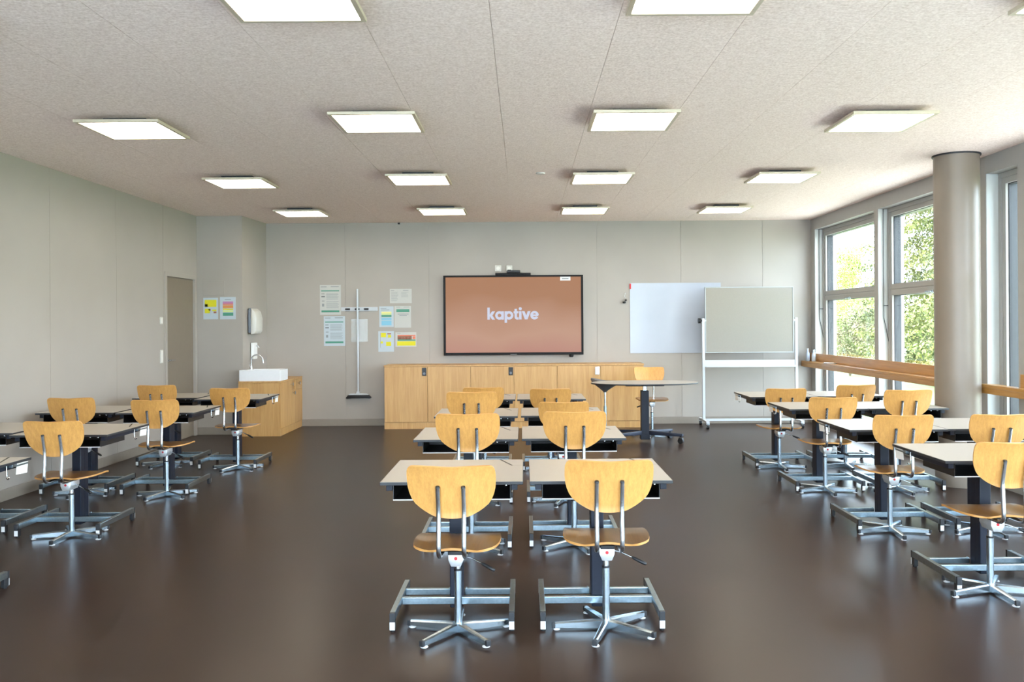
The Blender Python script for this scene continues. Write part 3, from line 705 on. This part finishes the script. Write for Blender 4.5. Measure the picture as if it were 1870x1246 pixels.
notice(402, 430.5, 542.5, 583.5, NY, 'notice with rainbow coloured rows on the corner wall', ['paper_blue', 'ink', 'pink', 'salmon', 'orange', 'yellow', 'pgreen', 'green'], [(1, .3, .1, .7, .13), (2, .18, .2, .84, .3), (3, .18, .3, .84, .35), (4, .18, .37, .84, .5), (5, .18, .52, .84, .58), (6, .18, .6, .84, .68), (7, .18, .7, .84, .84)], cg)
b = MB(); a = at(371, 540, NY); c = at(410, 513, NY); b.box(a.x, c.x, NY - .008, NY, a.z, c.z, 0, .003); b.box(a.x + .02, c.x - .02, NY - .0095, NY - .007, a.z + .02, c.z - .02, 1, .001); tag(b.build('access_panel', ['wall', 'wall']), 'flush wall-coloured access panel above the corner notices', 'panel')
# clear sleeve hanging behind the broom handle
b = MB(); a = at(641.5, 624.5, YB); c = at(671.5, 583, YB); b.box(a.x, c.x, YB - .004, YB - .001, a.z, c.z); tag(b.build('plastic_sleeve', 'clear'), 'empty clear plastic sleeve on the wall behind the broom handle', 'sleeve')
# broom rail and broom
a = at(623.5, 568.5, YB); c = at(690, 560.8, YB)
r = thing('broom_rail', 'narrow white tool rail with dark clips holding the broom', 'rail', (a.x, YB, (a.z + c.z) / 2))
L = c.x - a.x; b = MB(); b.box(0, L, -.018, 0, -.03, .03, 0, .004); b.build('rail', 'white', r)
for u in (635.5, 653, 669.5):
    x = (u - 623.5) / (690 - 623.5) * L; b = MB(); b.box(x - .035, x + .035, -.03, -.017, -.014, .012, 0, .004); b.box(x - .035, x - .02, -.052, -.028, -.012, .010, 0, .004); b.box(x + .02, x + .035, -.052, -.028, -.012, .010, 0, .004); b.build('clip', 'rubber', r)
bt = at(652.3, 528, YB - .045); bb = at(654.3, 720, YB - .045)
r = thing('broom', 'white-handled broom with a black brush head hanging on the back wall', 'broom', bb)
b = MB(); b.tube([(0, 0, 0), bt - bb], .0155, 16); b.build('handle', 'white', r)
b = MB(); b.prism([(-.15, -.012), (.16, -.012), (.13, .008), (.03, .014), (.02, .045), (-.02, .045), (-.03, .014), (-.12, .008)], -.03, .03, 'xz', bev=.004); b.build('brush_back', 'white', r)
b = MB(); b.prism([(-.17, -.07), (-.1, -.062), (.1, -.060), (.19, -.064), (.2, -.05), (.16, -.012), (-.15, -.012), (-.19, -.058)], -.035, .035, 'xz', bev=.004); b.build('bristles', 'rubber', r)
# white magnetic sheet and the hook beside it
a = at(1151, 645.5, YB); c = at(1316, 516.3, YB)
r = thing('whiteboard_sheet', 'glossy white writing sheet fixed flat on the back wall', 'whiteboard', (a.x, YB, a.z))
Wd, Ht = c.x - a.x, c.z - a.z; g = []
for i in range(13):
    g.append([(Wd * j / 24, -.006 - .004 * math.sin(j * .55 + .9 * math.sin(i * .4)) * math.sin(PI * j / 24), Ht * i / 12) for j in range(25)])
b = MB(); b.shell(g, .002); b.build('sheet', 'whiteboard', r)
b = MB(); b.box(-.006, .018, -.016, -.004, Ht - .09, Ht - .008, 0, .003); b.build('red_clip', 'red', r)
p = at(1141.5, 536, YB); q = at(1140.5, 551, YB)
r = thing('hanging_magnet', 'small black magnet on a clear cord left of the white sheet', 'magnet', p)
b = MB(); b.tube([(0, -.012, 0), (-.012, -.014, -.05), (.012, -.014, -.08), q - p + Vector((.02, -.012, 0))], .004, 16); b.cyl((0, 0, .0), (0, -.016, 0), .012); b.build('cord', 'clear', r)
b = MB(); b.lathe([(.0, -.018), (.024, -.012), (.024, .012), (.0, .018)], (q.x - p.x - .008, -.03, q.z - p.z - .012), 18); b.lathe([(.0, -.014), (.016, -.01), (.016, .01), (.0, .014)], (q.x - p.x + .016, -.03, q.z - p.z + .022), 16); b.build('magnet', 'rubber', r)

# ------------------------------------------------------------------ mobile board
YM = 12.98
pl = at(1285.4, 760, YM); pr = at(1454.8, 760, YM); xm = (pl.x + pr.x) / 2; hw = (pr.x - pl.x) / 2
r = thing('mobile_board', 'white wheeled stand carrying a grey pivoting board, before the back wall', 'board', (xm, YM, 0))
zt = at(1454.8, 580, YM).z; z0 = .115
for s in (-1, 1):
    b = MB(); b.box(s * hw - .02, s * hw + .02, -.02, .02, z0, zt, 0, .004); b.build('post', 'white', r)
    b = MB(); b.box(s * hw - .025, s * hw + .025, -.29, .27, z0 - .035, z0, 0, .005); ft = b.build('foot_bar', 'white', r)
    for y in (-.27, .25):
        b = MB(); b.cyl((s * hw - .016, y, .034), (s * hw + .016, y, .034), .034, seg=24); cs = b.build('castor', 'rubber', ft)
        b = MB(); b.cyl((s * hw - .021, y, .036), (s * hw + .021, y, .036), .02, seg=20); b.box(s * hw - .022, s * hw + .022, y - .03, y + .025, .05, .082, 0, .006); b.build('fork', 'alu', cs)
    b = MB(); zk = at(1279, 586, YM).z; b.cyl((s * hw, -.0, zk), (s * (hw - .04), 0, zk), .02); b.build('pivot', 'white', r)
b = MB(); zk = at(1279, 586, YM).z; b.cyl((-hw - .018, 0, zk), (-hw - .07, 0, zk), .012); b.cyl((-hw - .04, 0, zk), (-hw - .075, 0, zk), .038, seg=24); b.build('clamp_knob', 'rubber', r)
b = MB(); b.box(-hw + .02, hw - .02, -.012, .012, z0 - .03, z0 + .005, 0, .003); b.build('lower_rail', 'white', r)
za = at(1370, 670, YM).z; zb = at(1370, 657.5, YM).z
b = MB(); b.box(-hw + .02, hw - .02, -.012, .012, za, zb, 0, .003); b.box(-hw + .02, hw - .02, -.075, -.012, za, za + .008, 0, .002); b.box(-hw + .02, hw - .02, -.08, -.072, za, za + .025, 0, .002); b.build('pen_tray', 'white', r)
a = at(1287.7, 645, YM); c = at(1448.2, 523.5, YM); x0, x1 = a.x - xm, c.x - xm
b = MB(); fr = .012
b.box(x0, x1, -.018, .018, a.z, a.z + fr, 0, .002); b.box(x0, x1, -.018, .018, c.z - fr, c.z, 0, .002); b.box(x0, x0 + fr, -.018, .018, a.z + fr, c.z - fr, 0, .002); b.box(x1 - fr, x1, -.018, .018, a.z + fr, c.z - fr, 0, .002)
bd = b.build('board_frame', 'boardrim', r)
b = MB(); b.box(x0 + .008, x1 - .008, -.012, .012, a.z + .008, c.z - .008); b.build('board_face', 'pinboard', bd)

# ------------------------------------------------------------------ oval table, saddle stool
tx, ty = 1.568, 11.45
r = thing('oval_table', 'boat-shaped table with a pale top on a dark wheeled column base', 'table', (tx, ty, 0))
b = MB(); n = 64; zt = .772
outl = []
for k in range(n):
    g = 2 * PI * k / n; ca, sa = math.cos(g), math.sin(g)
    outl.append((math.copysign(abs(ca) ** .86, ca) * .70, math.copysign(abs(sa) ** .95, sa) * .40))
b.prism(outl, zt - .018, zt - .0015, 'xy', bev=.003); tt = b.build('tabletop', 'edge', r)
b = MB(); b.prism([(x * .994, y * .99) for x, y in outl], zt - .0016, zt, 'xy'); b.build('laminate', 'laminate', tt)
b = MB(); b.box(-.25, .25, -.06, .06, zt - .05, zt - .018, 0, .004); b.build('top_bracket', 'anthracite', r)
b = MB(); b.box(-.022, .022, -.03, .03, .55, zt - .03, 0, .003); b.build('inner_column', 'alu', r)
b = MB(); b.box(-.05, .05, -.055, .055, .09, .665, 0, .006); b.box(-.06, .06, -.06, .06, .028, .10, 0, .006); b.build('column', 'anthracite', r)
for (x, y) in ((.45, -.27), (.40, .30), (-.45, -.27), (-.40, .30)):
    a_ = math.atan2(y, x); Ln = math.hypot(x, y)
    b = MB(); t = bmesh.new()
    b.prism([(.03, .085), (Ln, .092), (Ln, .125), (.03, .145)], -.022, .022, 'xz', bev=.004); lg = b.build('leg', 'navy', r, rotz=a_)
    b = MB(); b.cyl((Ln - .03, -.022, .036), (Ln - .03, .022, .036), .036, seg=24); b.cyl((Ln - .03, 0, .06), (Ln - .03, 0, .093), .012); cs = b.build('castor', 'rubber', lg)
    b = MB(); b.box(Ln - .055, Ln - .002, -.026, .026, .045, .08, 0, .008); b.build('castor_hood', 'edge', cs)
r = thing('saddle_stool', 'dark grey saddle stool on a slim post at the left tip of the oval table', 'stool', (1.10, 11.98, 0))
g = []
b = MB(); prof = [(.02, .0), (.03, .012), (.06, .03), (.12, .06), (.175, .085), (.195, .102), (.19, .115), (.15, .122), (.08, .118), (.0, .114)]
b.lathe(prof, (0, 0, 0), 36)
for v in b.bm.verts:
    x, y, z = v.co; v.co.z = .60 + 1.4 * z + max(0, z - .08) / .04 * (x * x * .8 - .01) - .12 * x * (z / .12)
b.build('seat', 'darkgrey', r)
b = MB(); b.cyl((0, 0, .40), (0, 0, .61), .0135); b.build('piston', 'chrome', r)
b = MB(); b.cyl((0, 0, .03), (0, 0, .415), .022); b.build('post', 'alu', r)
b = MB(); b.lathe([(.17, 0), (.175, .012), (.12, .03), (.03, .045), (.02, .06)], (0, 0, 0), 36); b.build('foot', 'edge', r)

# ------------------------------------------------------------------ sink corner
CX0, CX1, CY0, CY1, CZ = -3.99, -3.406, 12.22, YB, .768
r = thing('sink_cabinet', 'oak washbasin cabinet in the left rear corner', 'cabinet', (CX0, CY0, 0))
Wc, Dc = CX1 - CX0, CY1 - CY0
b = MB(); b.box(0.0, Wc - .02, 0.0, NY - CY0 - .002, .0, CZ - .024); b.box(.075, Wc - .02, NY - CY0 - .002, Dc - .002, 0, CZ - .024)
b.build('carcass', 'oak', r)
b = MB(); b.box(0, Wc + .004, -.004, NY - CY0 - .002, CZ - .022, CZ, 0, .002); b.box(.078, Wc + .004, NY - CY0 - .004, Dc - .001, CZ - .022, CZ, 0, .001); b.build('worktop', 'oak', r)
zd = .59
def front(name, y0, y1, z0, z1, ky, kz):
    b = MB(); b.box(Wc - .02, Wc, y0 + .002, y1 - .002, z0 + .002, z1 - .002, 0, .0015); f = b.build(name, 'oak', r, origin=(Wc, (y0 + y1) / 2, (z0 + z1) / 2))
    oy, oz = ky - (y0 + y1) / 2, kz - (z0 + z1) / 2
    b = MB(); b.cyl((-.002, oy, oz), (.02, oy, oz), .008); b.lathe([(.0, -.012), (.024, -.008), (.027, .008), (.0, .016)], (0, 0, 0), 18)
    for v in list(b.bm.verts)[-18 * 4:]:
        x, y, z = v.co; v.co = Vector((.032 + z, oy + x, oz + y))
    b.build('knob', 'chrome', f)
front('cabinet_door', 0, .60, .1, CZ - .024, .545, .69); front('cabinet_door', .60, Dc, .1, zd, .66, .555); front('drawer', .80, Dc, zd, CZ - .024, .95, .68)
b = MB(); b.box(Wc - .018, Wc - .012, .605, .795, zd, CZ - .026); b.build('open_niche', 'oak_counter', r)
b = MB(); b.box(0.0, Wc - .006, 0.006, .02, 0, .098); b.box(Wc - .02, Wc - .004, .0, Dc - .002, 0, .098); b.build('plinth', 'oak', r)
r = thing('washbasin', 'white rectangular ceramic basin on the oak corner cabinet', 'sink', (CX0, CY0, CZ + .0008))
b = MB(); w0, w1, d0, d1, H = .006, Wc - .004, .015, .41, .155
tk = .022
b.box(w0, w1, d0, d0 + tk, 0, H, 0, .003); b.box(w0, w1, d1 - tk, d1, 0, H, 0, .003); b.box(w0, w0 + .09, d0 + tk, d1 - tk, 0, H, 0, .002); b.box(w1 - tk, w1, d0 + tk, d1 - tk, 0, H, 0, .002); b.box(w0 + .09, w1 - tk, d0 + tk, d1 - tk, .002, .03); bs = b.build('basin', 'ceramic', r)
b = MB(); b.cyl((.32, .21, .03), (.32, .21, .033), .025); b.build('drain', 'chrome', bs)
r = thing('faucet', 'chrome gooseneck tap rising from the white basin', 'tap', (CX0 + .095, CY0 + .27, CZ + .1565))
pts = [(0, 0, 0), (0, 0, .12)] + [(.085 - .085 * math.cos(g), 0, .12 + .085 * math.sin(g)) for g in [PI * k / 10 * .93 for k in range(1, 11)]]
b = MB(); b.tube(pts + [(pts[-1][0] + .003, 0, pts[-1][2] - .05)], .0105, 16); b.build('spout', 'chrome', r)
b = MB(); b.cyl((0, 0, 0), (0, 0, .045), .022); b.build('base', 'chrome', r)
b = MB(); b.tube([(0, -.02, .03), (0, -.05, .05), (0, -.075, .085)], .006, 16); b.build('lever', 'chrome', r)
# paper towel dispenser, soap plate on the shaft side wall
def shaft_x(y): return NX0 + (NX1 - NX0) * (y - NY) / (YB - NY)
yd = 12.78; xd = shaft_x(yd)
zt, zb = at(460, 563, 12.75).z, at(460, 611, 12.75).z
r = thing('towel_dispenser', 'white and grey paper towel dispenser on the wall above the basin', 'dispenser', (xd, yd, zb))
H = zt - zb
b = MB(); b.box(.004, .05, -.15, .15, 0.02, H, 0, .015); b.build('back_shell', 'greyplastic', r)
b = MB(); b.prism([(.045, .0), (.10, .01), (.125, .05), (.13, H * .6), (.105, H - .05), (.05, H)], -.155, .155, 'xz', bev=.012); b.build('cover', 'offwhite', r)
ys_ = 12.83; xs_ = shaft_x(ys_); zt, zb = at(466, 626, 12.8).z, at(466, 656, 12.8).z
r = thing('soap_dispenser', 'white soap holder plate behind the basin tap', 'dispenser', (xs_, ys_, zb)); H = zt - zb
b = MB(); b.box(.006, .05, -.09, .09, 0, H, 0, .01); b.build('tank', 'foam', r)
b = MB(); b.tube([(.05, .02, H - .05), (.085, .02, H - .05), (.09, .02, H - .075)], .008, 16); b.build('pump', 'chrome', r)
# switches left of the door
for (z_, hz, lab) in ((1.62, .045, 'white light switch on the left wall beside the door, upper one'), (1.16, .085, 'tall white switch plate on the left wall beside the door, lower one')):
    r = thing('light_switch', lab, 'switch', (XL, 11.22, z_))
    b = MB(); b.box(0, .011, -.042, .042, -hz, hz, 0, .003); b.build('plate', 'offwhite', r)
    b = MB(); b.box(.010, .014, -.028, .028, -hz + .014, hz - .014, 0, .002); b.build('rocker', 'card', r)

# ------------------------------------------------------------------ counters along the windows
def counter(XF, y0, y1, u0, label):
    r = thing('window_counter', label, 'counter', (XF, y0, .952), group='oak counters along the windows')
    L = y1 - y0
    b = MB(); b.box(0, XR - XF + .0, 0, L, -.03, 0, 0, .0015); b.build('top_board', 'oak_counter', r)
    b = MB(); b.box(0, .022, 0, L, -.085, -.0305, 0, .0015); b.build('fascia', 'oak_counter', r)
    b = MB(); b.box(XR - XF - .02, XR - XF - .001, (u0 - y0 if u0 < y0 + .01 else 0), (L if u0 < y0 + .01 else u0 - y0), 0.0005, .118, 0, .0015); b.build('upstand', 'oak_counter', r)
    b = MB()
    n = max(2, int(L / 1.2))
    for k in range(n + 1):
        y = .05 + (L - .13) * k / n; b.box(.025, XR - XF - .001, y, y + .03, -.08, -.0305)
    b.build('bracket', 'oak_counter', r)
counter(4.245, 8.476, YB - .002, 8.476, 'long oak counter running from the back wall to behind the column')
counter(4.294, 2.85, 8.27, 7.74, 'oak counter at the right edge of the frame, nearer than the column')
for k, (y, h, lab) in enumerate(((13.25, .19, 'pale slim bottle at the far end of the counter, nearer the board'), (13.12, .175, 'pale slim bottle on the counter, nearer the window'))):
    r = thing('spray_bottle', lab, 'bottle', (4.285 + .05 * k, y, .952), group='bottles at the end of the window counter')
    b = MB(); b.lathe([(.028, 0), (.03, .01), (.03, h * .6), (.014, h * .8), (.014, h * .88)], (0, 0, 0), 20); b.build('body', 'bottle', r)
    b = MB(); b.lathe([(.016, h * .88), (.016, h)], (0, 0, 0), 16); b.build('cap', 'white', r)
b = MB(); b.lathe([(.075, 0), (.095, .012), (.09, .014), (.07, .006)], (4.31, 12.35, .952), 28); tag(b.build('shallow_dish', 'ceramic'), 'shallow white dish lying on the counter below the far window', 'dish')
# blind cranks in the far jambs
for (yj, lab) in ((13.235, 'dark blind crank hanging beside the far window next to the back wall'), (10.875, 'dark blind crank hanging beside the second window')):
    r = thing('blind_crank', lab, 'crank', (XR + .062, yj - .012, ZH))
    b = MB(); b.tube([(0, 0, 0), (0, 0, -1.35), (.004, 0, -1.37), (.075, -.006, -1.74)], .0045, 16); b.build('rod', 'edge', r)
    b = MB(); b.box(-.004, .055, -.006, .0115, -1.205, -1.195); b.build('holder', 'edge', r)

# ------------------------------------------------------------------ outdoors
GZ = -.35
b = MB(); b.box(XR + .4, 90, -40, 120, GZ - .2, GZ); lw = b.build('lawn', 'grass'); tag(lw, 'sunlit lawn outside the windows', 'grass', kind='stuff')
b = MB(); b.box(XR + .33, XR + 6.0, -6, 15.5, GZ, GZ + .02); tag(b.build('terrace', 'gravel'), 'pale gravel strip along the outside of the window wall', 'terrace', kind='structure')
b = MB(); b.prism([(XR + .4, 24.5), (30, 33.5), (30, 35.5), (XR + .4, 26.5)], GZ, GZ + .02, 'xy'); tag(b.build('garden_path', 'gravel'), 'pale path crossing the lawn outside', 'path', kind='structure')
def leaves(b, c, rad, n, size, squash=1.0):
    for _ in range(n):
        d = Vector((random.gauss(0, 1), random.gauss(0, 1), random.gauss(0, 1))).normalized() * (random.random() ** .4)
        p = Vector(c) + Vector((d.x * rad[0], d.y * rad[1], d.z * rad[2]))
        n_ = (d + Vector((random.uniform(-.6, .6), random.uniform(-.6, .6), random.uniform(-.2, .9)))).normalized()
        u = n_.orthogonal().normalized(); v = n_.cross(u); g = random.random() * 6.28; u, v = u * math.cos(g) + v * math.sin(g), v * math.cos(g) - u * math.sin(g)
        s = size * random.uniform(.6, 1.3)
        if p.z < s + .03: p.z = s + .03 + random.random() * .3
        b.bm.faces.new([b.bm.verts.new(p + u * s), b.bm.verts.new(p + v * s * .55), b.bm.verts.new(p - u * s), b.bm.verts.new(p - v * s * .55)])
def broad_tree(x, y, H, R, n, size, label, mat='leaf', name='leafy_tree'):
    r = thing(name, label, 'tree', (x, y, GZ)); b = MB(); b.keep = True
    for k in range(16):
        g = random.random() * 6.28; q = random.random() ** .5 * R * .62; z = H * random.uniform(.35, .9)
        s = R * .48 * (1.1 - .5 * abs(z / H - .55))
        leaves(b, (q * math.cos(g) * (1.15 - z / H * .6), q * math.sin(g) * (1.15 - z / H * .6), z), (s, s, s * .8), n // 16, size)
    b.build('crown', mat, r)
    b = MB(); b.tube([(0, 0, 0), (.05, 0, H * .3), (0, .05, H * .8)], [.09 * H / 5, .07 * H / 5, .02], 8); b.build('trunk', 'bark', r)
def conifer(x, y, H, R, label):
    r = thing('conifer', label, 'tree', (x, y, GZ)); b = MB(); b.keep = True
    z = 1.0
    while z < H:
        q = (R - .4) * (1 - z / H) ** .8 + .1; m = max(5, int(q * 6))
        for k in range(m):
            g = 2 * PI * k / m + random.random()
            for t in (.35, .65, .95):
                leaves(b, (q * t * math.cos(g), q * t * math.sin(g), z - .35 * t * q * .5), (.40, .40, .24), 90, .05)
        z += .48
    b.build('crown', 'needle', r)
    b = MB(); b.tube([(0, 0, 0), (0, 0, H * .95)], [.22, .03], 8); b.build('trunk', 'bark', r)
def shrub(x, y, H, R, n, mat, label):
    r = thing('shrub', label, 'shrub', (x, y, GZ)); b = MB(); b.keep = True
    for k in range(9):
        g = random.random() * 6.28; q = random.random() * R * .6
        leaves(b, (q * math.cos(g), q * math.sin(g), H * random.uniform(.3, .7)), (R * .5, R * .5, H * .36), n // 9, .03)
    b.build('foliage', mat, r)
    b = MB()
    for k in range(5): b.tube([(0, 0, 0), (R * .4 * math.cos(k * 1.3), R * .4 * math.sin(k * 1.3), H * .7)], [.03, .01], 6)
    b.build('stems', 'bark', r)
broad_tree(15.0, 40, 5.9, 1.5, 30000, .032, 'young light green tree seen through the far window')
broad_tree(18.6, 46, 4.6, 1.7, 30000, .036, 'yellow-green tree at the right side of the far window view')
conifer(12.2, 25.5, 14.5, 2.9, 'tall conifer filling the view of the second window')
conifer(10.6, 20.2, 13.0, 1.7, 'narrow conifer glimpsed right beside the column')
shrub(13.1, 36.2, 3.4, 1.7, 22000, 'leaf', 'bright green bush below the young tree')
shrub(11.3, 30.4, 2.6, 1.3, 22000, 'shrubleaf', 'brownish shrub in the lower half of the far window')
shrub(14.9, 32.4, 2.9, 1.4, 22000, 'leaf', 'green bush behind the brownish shrub')
for k, (x, y) in enumerate(((22, 62), (29, 60), (36, 56), (27, 74))):
    broad_tree(x, y, 4.4 + .6 * (k % 2), 3.2, 16000, .06, ['distant pale tree at the end of the lawn, leftmost', 'distant pale tree at the end of the lawn, middle', 'distant pale tree at the end of the lawn, right', 'faintest tree farthest across the lawn'][k])
